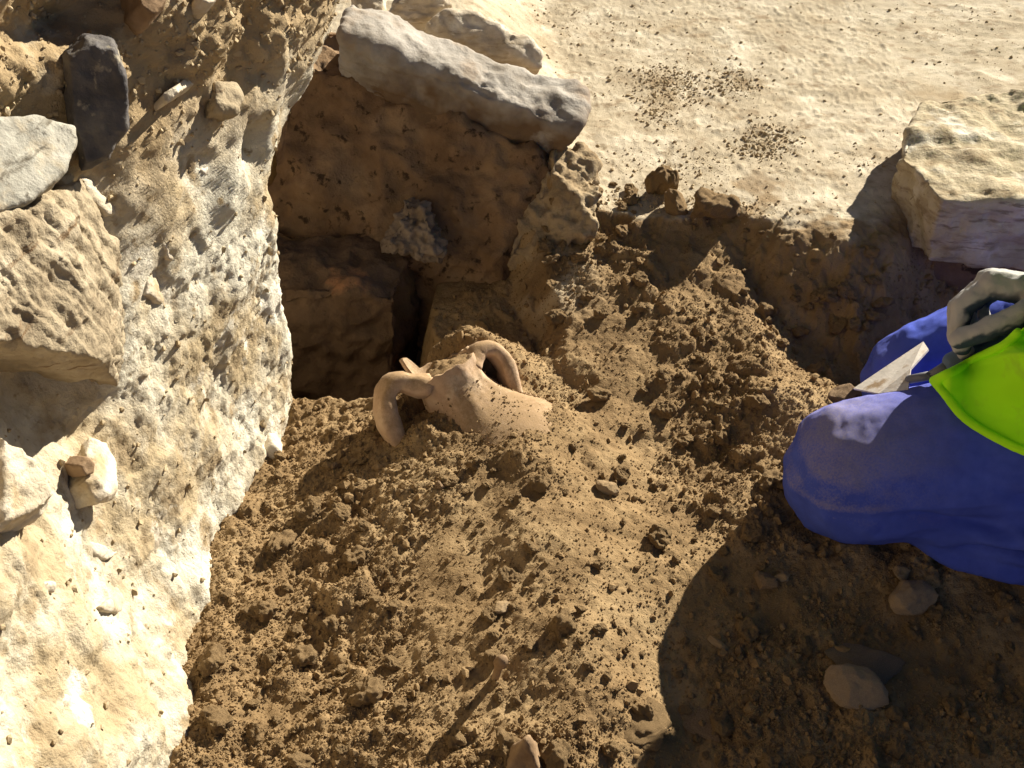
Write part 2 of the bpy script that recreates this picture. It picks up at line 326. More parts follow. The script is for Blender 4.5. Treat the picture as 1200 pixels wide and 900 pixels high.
# soil in the pit, pale packed earth above: one mesh, the mix stored per vertex where the kinds of earth lie
att = gm.attributes.new('packed', 'FLOAT', 'POINT')
pk = np.clip(ss(.90, 1.0, GM)*(1-.9*ss(.05, .5, fbm(GX, GY, 0*GX, .07, 4, 88)-.55*ss(1.46, 1.58, GY)+.2)*ss(1.68, 1.45, GY)), 0, 1)
pk = np.maximum(pk, .75*gauss(GX, .06, .045, GY, 1.335, .05)*ss(-.4, .3, fbm(GX, GY, 0*GX, .05, 3, 55)))
for (u, v, r1, r2) in ((785, 100, .06, .05), (870, 95, .05, .03), (910, 160, .045, .04)):
    c = at(u, v, z=.105); pk = pk*(1-.75*gauss(GX, c[0], r1, GY, c[1], r2)*ss(-.3, .4, fbm(GX, GY, 0*GX, .02, 3, 99)))
att.data.foreach_set('value', pk.ravel().astype(np.float32))
def merge_mat(name, ma, mb, attr):
    m = ma.copy(); m.name = name; N, L = m.node_tree.nodes, m.node_tree.links; b = N['Principled BSDF']
    ca = b.inputs['Base Color'].links[0].from_socket
    m2 = mb.node_tree; mp = {}
    for n in m2.nodes:
        if n.bl_idname in ('ShaderNodeOutputMaterial', 'ShaderNodeBsdfPrincipled', 'ShaderNodeBump'): continue
        q = N.new(n.bl_idname); mp[n.name] = q
        for a in ('data_type', 'operation'):
            if hasattr(n, a): setattr(q, a, getattr(n, a))
        for i, s in enumerate(n.inputs):
            if hasattr(s, 'default_value') and not s.is_linked: q.inputs[i].default_value = s.default_value
        if n.bl_idname == 'ShaderNodeValToRGB':
            e = q.color_ramp.elements; src = n.color_ramp.elements
            for _ in range(len(src)-2): e.new(.5)
            for i, s in enumerate(src): e[i].position = s.position; e[i].color = s.color
    for l in m2.links:
        if l.from_node.name in mp and l.to_node.name in mp:
            fi = list(l.from_node.outputs).index(l.from_socket); ti = list(l.to_node.inputs).index(l.to_socket)
            L.new(mp[l.from_node.name].outputs[fi], mp[l.to_node.name].inputs[ti])
    src = mb.node_tree.nodes['Principled BSDF'].inputs['Base Color'].links[0]
    cb = mp[src.from_node.name].outputs[list(src.from_node.outputs).index(src.from_socket)]
    at_ = N.new('ShaderNodeAttribute'); at_.attribute_name = attr
    mx = N.new('ShaderNodeMix'); mx.data_type = 'RGBA'; L.new(at_.outputs['Fac'], mx.inputs[0]); L.new(ca, mx.inputs[6]); L.new(cb, mx.inputs[7])
    L.new(mx.outputs[2], b.inputs['Base Color']); return m
M_terrain = merge_mat('terrain', M_soil, M_ground, 'packed')
link('ground', gm, M_terrain, label='brown loose soil of the dug pit under pale packed earth', kind='structure')
def hit_ground(u, v):
    d = ray(u, v); t = np.arange(.5, 4, .002); p = np.array((0, 0, CAMZ))[None]+d[None]*t[:, None]
    k = np.argmax(p[:, 2] < sample(p[:, 0], p[:, 1])); return p[k]

# ------------------------------------------------------------------ left earth wall
BY = np.array([-2, .3, .63, .73, .81, .92, 1.02, 1.15, 1.3, 1.6]); BX = np.array([-.30, -.30, -.305, -.324, -.33, -.323, -.305, -.277, -.272, -.27])
def wall_x(y, z):
    bat = .25*(1-ss(.70, 1.10, y))-.04*ss(1.0, 1.15, y)
    return np.interp(y, BY, BX)-bat*np.maximum(z, -.05)+.06*ss(.30, .48, z)*ss(1.0, 1.3, y)-.10*ss(.56, .80, z)
def hit_wall(u, v, off=0):
    d = ray(u, v); t = np.arange(.3, 2.4, .002); p = np.array((0, 0, CAMZ))[None]+d[None]*t[:, None]
    k = np.argmax(p[:, 0] < wall_x(p[:, 1], p[:, 2])+off); return p[k]
zs = np.concatenate([np.arange(-.20, -.02, .01), np.arange(-.02, .74, .0028), np.arange(.74, .95, .008)])
f1 = np.concatenate([np.linspace(-1.2, .30, 70)[:-1], np.arange(.30, 1.165, .0028)])       # y at z=0
def wall_grid():
    R = []
    for z in zs:
        yc = 1.150+.28*ss(.30, .47, z)
        y = np.where(f1 > .3, .3+(f1-.3)*(yc-.3)/(1.165-.3), f1)
        x = wall_x(y, z)
        a = np.linspace(0, math.pi/2, 18)[1:]; rc = .022
        cx = x[-1]-rc+rc*np.cos(a); cyy = yc+rc*np.sin(a)
        ex = np.linspace(cx[-1], -.78, 40)[1:]; ey = np.full(39, cyy[-1])
        bx = np.full(12, -.80); by = np.linspace(yc, -1.2, 12)
        R.append(np.stack([np.concatenate([x, cx, ex, bx]), np.concatenate([y, cyy, ey, by]), np.full(len(x)+17+39+12, z)], -1))
    return np.array(R).transpose(1, 0, 2)               # path, height, xyz
WG = wall_grid(); nP, nH = WG.shape[:2]
tu = np.gradient(WG, axis=0); tv = np.gradient(WG, axis=1); WN = np.cross(tu, tv); WN /= np.linalg.norm(WN, axis=-1, keepdims=True)+1e-9
x, y, z = WG[..., 0], WG[..., 1], WG[..., 2]
top = ss(.40, .56, z+.06*fbm(x, y, z, .12, 3, 4)+.10*ss(.9, 1.2, y)*0)
d = .014*fbm(x, y, z, .15, 4, 41)+.0024*fbm(x, y, z, .036, 5, 42, .60)
flat = ss(-.2, .5, fbm(x, y, z, .10, 3, 49)); d += -.004*(1-flat)
d += .0007*vnoise(x/.0055, y/.0055, z/.0055, 44)+.0014*vnoise(x/.0036, y/.0036, z/.0036, 54)
pl_ = fbm(x, y, z, .075, 3, 58); d += .0030*ss(.0, .12, pl_)
q = bumps(y+.2*x, z+.01*fbm(x, y, z, .02, 2, 3), .022, .5, 45, .5)+bumps(y, z, .011, .6, 46, .6)+bumps(y, z, .006, .7, 47, .7)
rg = np.abs(fbm(x, y, z, .016, 4, 50, .6)); d += -.0016*rg*(.25+.75*(1-flat))
d += q*.34*top+.0035*top*fbm(x, y, z, .014, 4, 53, .65)+.014*top*fbm(x, y, z, .06, 4, 48)
d *= .35+.65*ss(-.1, .3, y)*ss(.90, .74, z); d *= np.where(np.arange(nP)[:, None] > nP-14, 0, 1)
c0 = hit_wall(70, 430)                                   # hollow under the layered rock
d -= .035*np.exp(-((y-c0[1])/.055)**2-((z-c0[2])/.05)**2)
c0 = hit_wall(100, 12); d -= .045*np.exp(-((y-c0[1])/.05)**2-((z-c0[2])/.025)**2)
c0 = hit_wall(305, 175); d -= .035*np.exp(-((y-c0[1])/.02)**2-((z-c0[2])/.025)**2)
c0 = hit_wall(300, 80); d -= .030*np.exp(-((y-c0[1])/.05)**2-((z-c0[2])/.04)**2)
WV = WG+WN*d[..., None]
F = grid_faces(nP, nH, wrap=True)
wm = mesh_np('earth_wall', WV.reshape(-1, 3), F)
bm = bmesh.new(); bm.from_mesh(wm); bm.verts.ensure_lookup_table()
ring = [bm.verts[i*nH+nH-1] for i in range(nP)]
c = bm.verts.new((-.58, .2, .96))
for i in range(nP):
    try: bm.faces.new((ring[i], ring[(i+1) % nP], c))
    except ValueError: pass
bmesh.ops.recalc_face_normals(bm, faces=bm.faces)
bm.to_mesh(wm); bm.free()
wm.polygons.foreach_set('use_smooth', np.ones(len(wm.polygons), bool))
wall = link('earth_wall', wm, M_wall, label='pale earth and rubble wall along the side of the pit', cat='wall')

def poly_rock(pix, anchor, normal, out, back, m, name, parent=None, seed=0, vox=None, amp=.004, sc=.03, inset=.78, strata=0, sdir=(0, 0, 1), sscale=.006, ridge=0, back_scale=.8, shift=(0, 0, 0), **kw):
    """a rock whose outline is given in picture points on a plane through anchor, with real depth in front and behind"""
    n = np.array(normal, float); n /= np.linalg.norm(n); A = np.array(anchor, float); C0 = np.array((0, 0, CAMZ)); P = []
    for u, v in pix:
        r = ray(u, v); t = ((A-C0) @ n)/(r @ n); P.append(C0+r*t)
    P = np.array(P); cen = P.mean(0); pts = []
    for p in P:
        pts += [p, cen+(p-cen)*inset+n*out, cen+(p-cen)*back_scale-n*back+np.array(shift)]
    pts = [Vector(p) for p in pts]; s = np.ptp(P, axis=0).max()
    mm = remesh(hull_mesh(pts), vox or max(s/38, .0018), 1)
    roughen(mm, amp, sc, 5, seed, strata, sdir, sscale, ridge)
    return link(name, mm, m, parent, **kw)
def hull_rock(name, pts, vox, m, amp, sc, seed, parent=None, **kw):
    keys = ('strata', 'sdir', 'sscale', 'ridge', 'octs'); rk = {k: kw.pop(k) for k in keys if k in kw}
    mm = remesh(hull_mesh([Vector(p) for p in pts]), vox, 1); roughen(mm, amp, sc, rk.pop('octs', 5), seed, **rk)
    return link(name, mm, m, parent, **kw)
def wn(p): # outward wall normal at p
    e = .01; gy = (wall_x(p[1]+e, p[2])-wall_x(p[1]-e, p[2]))/(2*e); gz = (wall_x(p[1], p[2]+e)-wall_x(p[1], p[2]-e))/(2*e)
    v = np.array((1, -gy, -gz)); return v/np.linalg.norm(v)
# stones set in the wall: outline in the picture, facing, protrusion
WS = [
 ([(72, 62), (100, 38), (135, 45), (150, 90), (152, 150), (128, 190), (96, 200), (78, 150)], (105, 120), (.45, -.85, .30), .016, .08, M_dark, dict(amp=.0016, sc=.02, inset=.86, ridge=.0022, off=.022, label='dark slate stone with pale lichen')),
 ([(-30, 138), (40, 134), (88, 150), (92, 168), (72, 208), (30, 240), (-30, 262)], (35, 190), (.66, -.25, .70), .004, .05, M_grey, dict(amp=.0014, sc=.02, inset=.93, strata=.0010, sdir=(.66, -.25, .70), ridge=.001, off=.055, label='flat grey schist stone')),
 ([(-30, 500), (0, 516), (38, 560), (54, 592), (40, 612), (-30, 640)], (10, 570), (.8, -.2, .5), .024, .05, M_white, dict(amp=.003, sc=.025, inset=.7, strata=.001)),
 ([(104, 512), (120, 514), (130, 550), (130, 585), (116, 592), (100, 566)], (116, 550), (.9, .2, .3), .008, .03, M_white, dict(amp=.002, sc=.02)),
 ([(80, 545), (92, 532), (103, 540), (102, 556), (88, 560)], (92, 547), (.8, -.4, .3), .014, .02, M_brown, dict(amp=.0015)),
 ([(96, 210), (130, 208), (152, 235), (158, 250), (128, 252), (105, 234)], (126, 232), (.9, -.1, .4), .001, .03, M_white, dict(amp=.0022, sc=.02, off=.0)),
 ([(180, 252), (225, 245), (236, 285), (226, 318), (200, 305)], (208, 280), (.97, .1, .12), .0005, .03, M_white, dict(amp=.0026, sc=.02, off=-.010)),
 ([(170, 310), (200, 303), (206, 345), (190, 356), (174, 345)], (188, 330), (.97, .1, .12), .0005, .03, M_white, dict(amp=.0026, sc=.02, off=-.010)),
 ([(192, 110), (212, 92), (225, 97), (222, 106), (197, 119)], (208, 106), (.8, .1, .6), .010, .02, M_white, dict(amp=.001)),
 ([(252, 96), (275, 95), (287, 118), (280, 134), (256, 128)], (270, 114), (.8, -.1, .6), .005, .03, M_layer, dict(amp=.004)),
 ([(145, -18), (190, -25), (192, 12), (168, 36), (150, 20)], (168, 6), (.6, -.5, .6), .022, .05, M_brown, dict(amp=.002)),
 ([(228, -6), (246, -8), (250, 8), (240, 16), (228, 10)], (240, 4), (.7, -.2, .7), .012, .02, M_pale, dict(amp=.0015)),
 ([(302, 498), (316, 505), (327, 528), (326, 541), (312, 527)], (315, 520), (.75, .2, .6), .010, .02, M_white, dict(amp=.0012)),
 ([(60, 210), (78, 205), (84, 215), (70, 225)], (72, 213), (.8, -.1, .6), .008, .02, M_layer, dict(amp=.001)),
]
rr_ = np.random.default_rng(23)
for (u, v, a, b) in ((250, 212, 22, 16), (240, 425, 16, 30), (214, 388, 14, 22), (262, 525, 12, 26), (122, 640, 20, 16), (62, 742, 24, 18), (182, 622, 14, 30), (232, 572, 14, 22), (286, 300, 12, 20), (152, 436, 16, 26), (92, 830, 26, 18), (190, 782, 14, 34), (48, 690, 18, 14), (262, 250, 12, 18), (206, 452, 13, 16), (138, 700, 24, 20), (30, 850, 18, 24), (160, 860, 16, 26), (272, 380, 9, 16), (225, 330, 13, 16)):
    th = np.sort(rr_.uniform(0, 2*math.pi, 9)); pix = [(u+a*math.cos(t)*rr_.uniform(.7, 1.15), v+b*math.sin(t)*rr_.uniform(.7, 1.15)) for t in th]
    p_ = hit_wall(u, v); WS.append((pix, (u, v), tuple(wn(p_)+rr_.normal(size=3)*.12), .0015, .03, M_white if rr_.random() < .55 else M_pale, dict(amp=.0022, sc=.02, off=float(rr_.uniform(-.012, -.004)), inset=.8)))
for i, (pix, (u, v), n, out, back, m, kw) in enumerate(WS):
    poly_rock(pix, hit_wall(u, v, kw.pop('off', .004)), n, out, back, m, 'stone', wall, seed=100+i, **kw)
# the jutting layered rock: lit flank towards the sun, shaded face towards the pit's near end
rp = [hit_wall(u, v, .062) for u, v in ((62, 236), (88, 262), (100, 320), (112, 380), (118, 420))]
rp += [hit_wall(u, v, .0) for u, v in ((100, 205), (140, 290), (152, 350), (152, 415), (138, 452))]
rp += [hit_wall(u, v, .060) for u, v in ((-40, 262), (20, 250))]+[hit_wall(u, v, .035) for u, v in ((30, 400), (70, 430), (-60, 390))]
rp += [hit_wall(u, v, -.05) for u, v in ((-40, 280), (60, 240), (120, 440), (-40, 430))]
hull_rock('stone', rp, .0024, M_layer, .003, .03, 108, wall, strata=.0014, sdir=(.34, .85, .40), sscale=.0046, ridge=.0030, octs=6, label='jutting layered rock with a shaded hollow beneath')

# ------------------------------------------------------------------ baulk, slab and rocks at the pit's far side
bk = [at(335, 60, y=1.57), at(400, 95, y=1.56), at(480, 140, y=1.52), at(560, 168, y=1.49), at(640, 182, y=1.475), at(652, 205, y=1.465), at(625, 255, y=1.44), at(600, 292, y=1.415)]
pts = []
for p in bk: pts += [p, p+np.array((.01, .18, -.02))]
pts += [(-.40, 1.44, -.2), (.0, 1.39, -.15), (-.10, 1.40, .03), (-.36, 1.46, .03), (-.40, 1.8, -.1), (.02, 1.7, -.1), (-.02, 1.395, .06)]
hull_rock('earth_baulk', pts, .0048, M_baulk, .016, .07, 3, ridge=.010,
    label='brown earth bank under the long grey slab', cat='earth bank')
M_spoil = mat('pale_spoil', [(.3, (.25, .178, .098)), (.5, (.35, .262, .155)), (.72, (.46, .365, .235))], 20, 8, bump=(.003, 180), layers=[((.20, .135, .07), 40, .56, .68)])
hull_rock('soil_heap', [at(650, 160, y=1.505), at(648, 190, y=1.465), at(615, 262, y=1.42), at(592, 300, y=1.40), at(640, 305, y=1.375), at(700, 262, y=1.40), at(705, 215, y=1.46), at(700, 180, y=1.54), (.03, 1.42, -.05), (.10, 1.40, -.05), (.09, 1.55, -.02), (.0, 1.45, -.05)], .0034, M_spoil, .009, .035, 71, ridge=.008, octs=6, label='pale crumbling heap of soil at the end of the grey slab', cat='soil heap')
sl_t = [at(398, 38, z=.335), at(440, 60, z=.312), at(520, 86, z=.282), at(600, 116, z=.252), at(655, 138, z=.230), at(680, 138, z=.226)]
pts = []
for p in sl_t: pts += [p+np.array((0, .004, -.014)), p+np.array((0, .012, -.003)), p+np.array((.002, .040, .003)), p+np.array((.01, .085, .002)), p+np.array((.01, .10, -.03))]
lo = [at(400, 130, y=1.605), at(470, 175, y=1.56), at(560, 205, y=1.52), at(635, 205, y=1.50), at(668, 170, y=1.49)]
for p in lo: pts += [p, p+np.array((.01, .06, 0))]
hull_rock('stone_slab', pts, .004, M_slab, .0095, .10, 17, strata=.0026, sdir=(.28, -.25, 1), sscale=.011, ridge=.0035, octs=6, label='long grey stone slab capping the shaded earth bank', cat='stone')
R = lambda pix, anc, n, o, b, m, nm, lab, **k: poly_rock(pix, anc, n, o, b, m, nm, label=lab, cat='stone', **k)
R([(492, 40), (520, 8), (560, 12), (610, 38), (637, 62), (634, 84), (590, 76), (540, 62)], at(560, 50, z=.24), (.05, -.75, .65), .012, .09, M_pale, 'rock', 'rounded tan rock lying behind the grey slab', amp=.005, strata=.0015, sdir=(.3, -.2, 1), seed=31, shift=(0, 0, -.05))
R([(455, 20), (470, -10), (520, -20), (530, 6), (500, 36), (470, 36)], at(490, 15, z=.23), (0, -.7, .7), .012, .08, M_pale, 'rock', 'pale striped rock wedged between white stone and tan rock', amp=.004, strata=.0015, seed=32, shift=(0, 0, -.05))
R([(408, -20), (450, -25), (454, 12), (450, 32), (412, 22)], at(430, 5, z=.30), (.1, -.5, .8), .012, .10, M_white, 'rock', 'bright white stone at the end of the grey slab beside the wall', amp=.003, seed=33, shift=(0, 0, -.06))
# shaded recess: block and lump
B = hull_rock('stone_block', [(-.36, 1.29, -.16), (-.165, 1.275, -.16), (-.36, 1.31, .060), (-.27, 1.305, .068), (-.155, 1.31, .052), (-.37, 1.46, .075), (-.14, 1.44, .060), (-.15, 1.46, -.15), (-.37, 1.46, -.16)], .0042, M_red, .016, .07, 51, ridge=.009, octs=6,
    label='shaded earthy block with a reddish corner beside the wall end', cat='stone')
R([(446, 292), (462, 262), (474, 234), (498, 236), (512, 268), (522, 298), (490, 312)], at(485, 280, y=1.405), (0, -.8, .6), .02, .05, M_lump, 'rock', 'pale crumbly lump of rock in the shade under the slab', amp=.011, sc=.02, ridge=.006, seed=52)
hull = hull_rock
# block on the right
tz = .172
bp = [at(1078, 118, z=tz), at(1054, 182, z=tz), at(1080, 208, z=tz), at(1103, 234, z=tz-.004), at(1200, 238, z=tz), at(1330, 246, z=tz), at(1340, 112, z=tz+.01), at(1190, 104, z=tz+.004)]
pts = [p for p in bp]+[(p-np.mean(bp, 0))*.97+np.mean(bp, 0)-np.array((0, 0, .105)) for p in bp]
hull_rock('stone_block', pts, .0045, M_block, .0065, .06, 61, strata=.0030, sdir=(.10, .14, 1), sscale=.009, ridge=.004, octs=6, label='broad pale layered stone block overhanging the pit behind the kneeling person', cat='stone')
cb = np.mean(bp, 0)
pts = [(p-cb)*.93+cb+np.array((.012, .012, -.07)) for p in bp]+[(p-cb)*.9+cb+np.array((.02, .03, -.30)) for p in bp]
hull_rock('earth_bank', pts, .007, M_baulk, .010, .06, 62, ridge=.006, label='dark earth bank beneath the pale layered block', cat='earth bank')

# ------------------------------------------------------------------ amphora
NA = 96; ang = np.linspace(0, 2*math.pi, NA, endpoint=False)
amph = empty('amphora', POT_N, 'half buried clay amphora with two loop handles in loose soil', 'amphora')
def rim_h(an):        # broken mouth: one tall splinter on the far left, worn down elsewhere
    d = np.cos(an-2.25)
    return .014+.022*ss(.970, .998, d)+.005*ss(.2, .9, d)+.0022*np.sin(an*3+1)+.0012*np.sin(an*8+.6)+.0008*np.sin(an*17)
S2, A2 = np.meshgrid(sf, ang, indexing='ij')
lim = rim_h(A2); Sx = np.where(S2 > -.02, -.02+(S2+.02)*(lim+.02)/.078, S2)
Rx = np.interp(Sx, sf[::-1], rf2[::-1])
def pot_pt(s, r, an): return s[..., None]*a_+r[..., None]*(np.cos(an)[..., None]*h_+np.sin(an)[..., None]*k_)
nz = .0018*fbm(A2*3, Sx*30, 0*A2, 1.0, 3, 5)
outer = pot_pt(Sx, Rx+nz, A2); TH = .0065
sel = np.arange(len(sf)) < 40
inner = pot_pt(Sx[sel], np.maximum(Rx[sel]-TH, .002), A2[sel])
V = np.concatenate([inner[::-1], outer], 0)
n1 = V.shape[0]
Fp = grid_faces(n1, NA); Fw = np.array([[i*NA+NA-1, (i+1)*NA+NA-1, (i+1)*NA, i*NA] for i in range(n1-1)])
pm = mesh_np('body', V.reshape(-1, 3), np.concatenate([Fp, Fw]))
bm = bmesh.new(); bm.from_mesh(pm); bmesh.ops.recalc_face_normals(bm, faces=bm.faces); bm.to_mesh(pm); bm.free()
pm.polygons.foreach_set('use_smooth', np.ones(len(pm.polygons), bool))
link('body', pm, M_pot, amph)
def sweep(path, wid, thk, side, nseg=14):
    """strap with a rounded section along a path; side is the width direction"""
    P = np.array(path); n = len(P); T = np.gradient(P, axis=0); T /= np.linalg.norm(T, axis=1, keepdims=True)
    V = []
    for i in range(n):
        S = np.array(side)-T[i]*(T[i] @ side); S /= np.linalg.norm(S); U = np.cross(T[i], S)
        for j in range(nseg):
            t = 2*math.pi*j/nseg; c, s_ = math.cos(t), math.sin(t)
            V.append(P[i]+S*wid[i]/2*np.sign(c)*abs(c)**.75+U*thk[i]/2*np.sign(s_)*abs(s_)**.85*(1+.22*(abs(c) > .75)))
    V = np.array(V); F = [[i*nseg+j, i*nseg+(j+1) % nseg, (i+1)*nseg+(j+1) % nseg, (i+1)*nseg+j] for i in range(n-1) for j in range(nseg)]
    m = mesh_np('strap', V, F)
    bm = bmesh.new(); bm.from_mesh(m)
    bmesh.ops.holes_fill(bm, edges=[e for e in bm.edges if e.is_boundary], sides=0)
    bmesh.ops.recalc_face_normals(bm, faces=bm.faces); bm.to_mesh(m); bm.free()
    m.polygons.foreach_set('use_smooth', np.ones(len(m.polygons), bool)); return m
def spline(pts, n):
    pts = np.array(pts, float); P = np.vstack([2*pts[0]-pts[1], pts, 2*pts[-1]-pts[-2]]); out = []
    m = len(pts)-1
    for t in np.linspace(0, m-1e-6, n):
        i = int(t); f = t-i; p0, p1, p2, p3 = P[i:i+4]
        out.append(.5*((2*p1)+(-p0+p2)*f+(2*p0-5*p1+4*p2-p3)*f*f+(-p0+3*p1-3*p2+p3)*f**3))
    return np.array(out)
hp = [(.004, .030), (.012, .044), (.018, .058), (.014, .074), (.000, .086), (-.020, .091), (-.042, .089), (-.064, .082), (-.086, .076), (-.11, .070)]
for sgn in (-1, 1):
    q = 1.05 if sgn < 0 else .66
    path = spline([(s*q-(-.011*math.exp(-((r-.064)/.026)**2) if sgn < 0 else .004))*a_+sgn*(.03+(r-.03)*q)*h_ for s, r in hp], 40)
    tt = np.linspace(0, 1, 40); wid = (.042 if sgn < 0 else .036)*np.ones(40)+(0+.018*np.exp(-(tt/.12)**2)+.010*np.exp(-((1-tt)/.15)**2))*(1+.05*np.sin(tt*9+sgn)); thk = (.0255 if sgn < 0 else .0215)+.0012*np.sin(tt*13)+.006*np.exp(-(tt/.10)**2)
    hm = sweep(path, wid, thk, k_, 22); roughen(hm, .0020, .02, 4, 7+sgn)
    link('handle', hm, M_pot, amph)
# soil crusted on the shoulder, thicker towards the ground
gr = np.random.default_rng(44); ng = 5200
sg = gr.uniform(-.105, -.012, ng); ag = gr.uniform(0, 2*math.pi, ng); kp = gr.random(ng) < .10+.9*ss(-.035, -.09, sg+.02*fbm(ag*2, sg*20, 0*sg, 1.0, 2, 5)); sg, ag = sg[kp], ag[kp]
Pg = pot_pt(sg, np.interp(sg, sf[::-1], rf2[::-1]), ag); Rg = .0006+.0016*gr.random(len(sg))**3
pl = []
for r in np.linspace(0, 1, 14):
    for t in ang[::3]:
        s = .010+.010*(1-r*r); rr = r*(.0385)
        p = s*a_+rr*(math.cos(t)*h_+math.sin(t)*k_); pl.append(p)
pl = np.array(pl); nn = len(ang[::3]); pl += (a_[None]*(.004*fbm(pl[:, 0], pl[:, 1], pl[:, 2], .008, 3, 4))[:, None])
Fq = [[i*nn+j, (i+1)*nn+j, (i+1)*nn+(j+1) % nn, i*nn+(j+1) % nn] for i in range(13) for j in range(nn)]
link('soil_fill', mesh_np('soil_fill', pl, Fq), M_soil, amph)

CRUST = (Pg, Rg)
# ------------------------------------------------------------------ person kneeling at the right
M_blue = mat('blue_work_trousers', [(.3, (.048, .075, .40)), (.7, (.075, .115, .55))], 30, 5, rough=.9, bump=(.0004, 900), spec=.2,
             layers=[((.055, .085, .42), 8, .5, .7)], normal_dust=((.42, .35, .28), .20, 1.5, 420, .95, (.475, .34)))
M_lime = mat('lime_vest', [(.3, (.40, .95, .010)), (.7, (.46, .98, .014))], 12, 3, rough=.8, bump=(.0003, 700), spec=.2, layers=[((.30, .50, .04), 9, .58, .75)])
M_sweat = mat('grey_sweater', [(.3, (.40, .37, .33)), (.7, (.50, .47, .43))], 60, 5, bump=(.0006, 700), spec=.1)
M_glove = mat('grey_glove', [(.3, (.40, .385, .36)), (.7, (.52, .50, .46))], 40, 5, bump=(.0006, 800), spec=.15)
M_palm = mat('dark_palm_coating', [(.3, (.035, .055, .075)), (.7, (.06, .085, .11))], 40, 5, rough=.6, bump=(.0006, 600), spec=.3)
M_skin = mat('skin', [(.3, (.42, .25, .17)), (.7, (.52, .33, .23))], 30, 5, rough=.6, bump=None, spec=.3)
M_hair = mat('dark_hair', [(.3, (.02, .014, .01)), (.7, (.05, .035, .025))], 60, 5, rough=.6, bump=(.001, 300))
M_boot = mat('brown_boot', [(.3, (.06, .04, .025)), (.7, (.12, .08, .05))], 30, 5, rough=.8)
KN, KF = Vector((.385, .958, .066)), Vector((.505, 1.105, .066))
HN, HF = Vector((.80, .945, .195)), Vector((.83, 1.125, .205))
AN, AF = Vector((.80, .865, .045)), Vector((.86, 1.17, .045))
PEL, WST, CHE, NECK = Vector((.83, 1.035, .25)), Vector((.775, 1.035, .40)), Vector((.705, 1.04, .56)), Vector((.63, 1.05, .70))
SN, SFv = Vector((.685, .885, .62)), Vector((.695, 1.165, .60))
EN, WN_ = Vector((.66, .84, .36)), Vector((.56, .93, .22))
EF, WF = Vector((.765, 1.165, .365)), Vector((.592, .992, .280))
HEAD = Vector((.535, 1.06, .80))
def body_segs(g=0.0):
    return dict(
     legs=[(KN, HN, .072+g, .088+g), (KF, HF, .072+g, .088+g), (KN, AN, .058+g, .042+g), (KF, AF, .058+g, .042+g), (HN, HF, .092+g, .092+g)],
     torso=[(PEL, WST, .115+g, .105+g), (WST, CHE, .115+g, .125+g), (CHE+Vector((0, -.05, .02)), CHE+Vector((0, .05, .02)), .11+g, .11+g), (SN, SFv, .062+g, .062+g), (CHE, NECK, .10+g, .055+g)],
     arms=[(SN, EN, .056+g, .045+g), (EN, WN_, .044+g, .032+g), (SFv, EF, .056+g, .045+g), (EF, WF, .044+g, .032+g)])
bs = body_segs(-.008)
bm = bmesh.new()
capsules(bm, bs['legs']+bs['torso']+bs['arms'])
capsules(bm, [(NECK, HEAD+Vector((.03, 0, -.06)), .052, .050), (AN, AN+Vector((.14, 0, -.01)), .035, .028), (AF, AF+Vector((.14, 0, -.01)), .035, .028)])
fd = Vector((-.75, 0, -.45)).normalized(); upv = Vector((-.45, 0, .85)).normalized(); sd = Vector((0, 1, 0))
def hv(f, u, s): return HEAD+fd*f+upv*u+sd*s
for c, r in ((hv(-.005, .03, 0), .088), (hv(.03, -.03, 0), .068), (hv(.055, -.075, 0), .042)):
    bmesh.ops.create_icosphere(bm, subdivisions=3, radius=r, matrix=Matrix.Translation(c))
capsules(bm, [(hv(.085, .01, 0), hv(.112, -.03, 0), .011, .014), (hv(-.01, .0, .082), hv(-.012, -.035, .078), .016, .010), (hv(-.01, .0, -.082), hv(-.012, -.035, -.078), .016, .010), (hv(.088, -.062, -.018), hv(.088, -.062, .018), .010, .010)], 10)
# resting near hand with fingers, and far hand base inside the glove
def hand_segs(wr, dirv, palm_n, curl, sc=1.0, thumb_side=1):
    """palm and five separate fingers; palm_n points out of the palm"""
    f = dirv.normalized(); n = palm_n-f*palm_n.dot(f); n.normalize(); s = f.cross(n)*thumb_side; seg = []
    kn = []
    for i in range(4):
        o = (.030-.0195*i)*sc; k = wr+f*(.088-.004*abs(i-1.2))*sc+s*o; kn.append(k)
        seg.append((wr+s*o*.55+f*.008, k, .0155*sc, .0125*sc))
    seg.append((kn[0], kn[3], .012*sc, .0115*sc))
    lens = [.072, .080, .074, .058]
    for i in range(4):
        p = kn[i]; d = f.copy(); Ls = lens[i]*sc; a = 0
        for j, fr in enumerate((.45, .31, .24)):
            a += curl[i][j] if isinstance(curl[0], (list, tuple)) else curl[j]
            d = f*math.cos(a)+n*math.sin(a); q2 = p+d*Ls*fr
            seg.append((p, q2, (.0098-.0008*j)*sc, (.0092-.001*j)*sc)); p = q2
    t0 = wr+f*.026*sc+s*.022*sc; t1 = t0+(f*.55+s*.62+n*.45).normalized()*.042*sc; t2 = t1+(f*.8+s*.05+n*.6).normalized()*.034*sc; t3 = t2+(f*.85-s*.15+n*.5).normalized()*.026*sc
    seg += [(t0, t1, .0145*sc, .0115*sc), (t1, t2, .0112*sc, .0102*sc), (t2, t3, .010*sc, .0085*sc)]
    return seg
nearhand = hand_segs(WN_, Vector((-.75, .25, -.45)), Vector((0, .4, -.9)), (.35, .5, .4), 1.0, 1)
farhand = hand_segs(WF, Vector((-.86, .42, -.08)), Vector((-.15, -.47, -.84)), [(.85, .75, .4), (.9, .85, .45), (.95, .9, .5), (1.0, .95, .5)], 1.12, 1)
capsules(bm, nearhand+[(p, q, a*.85, b*.85) for p, q, a, b in farhand], 10)
pb = remesh(bm_mesh(bm), .0055, 3)
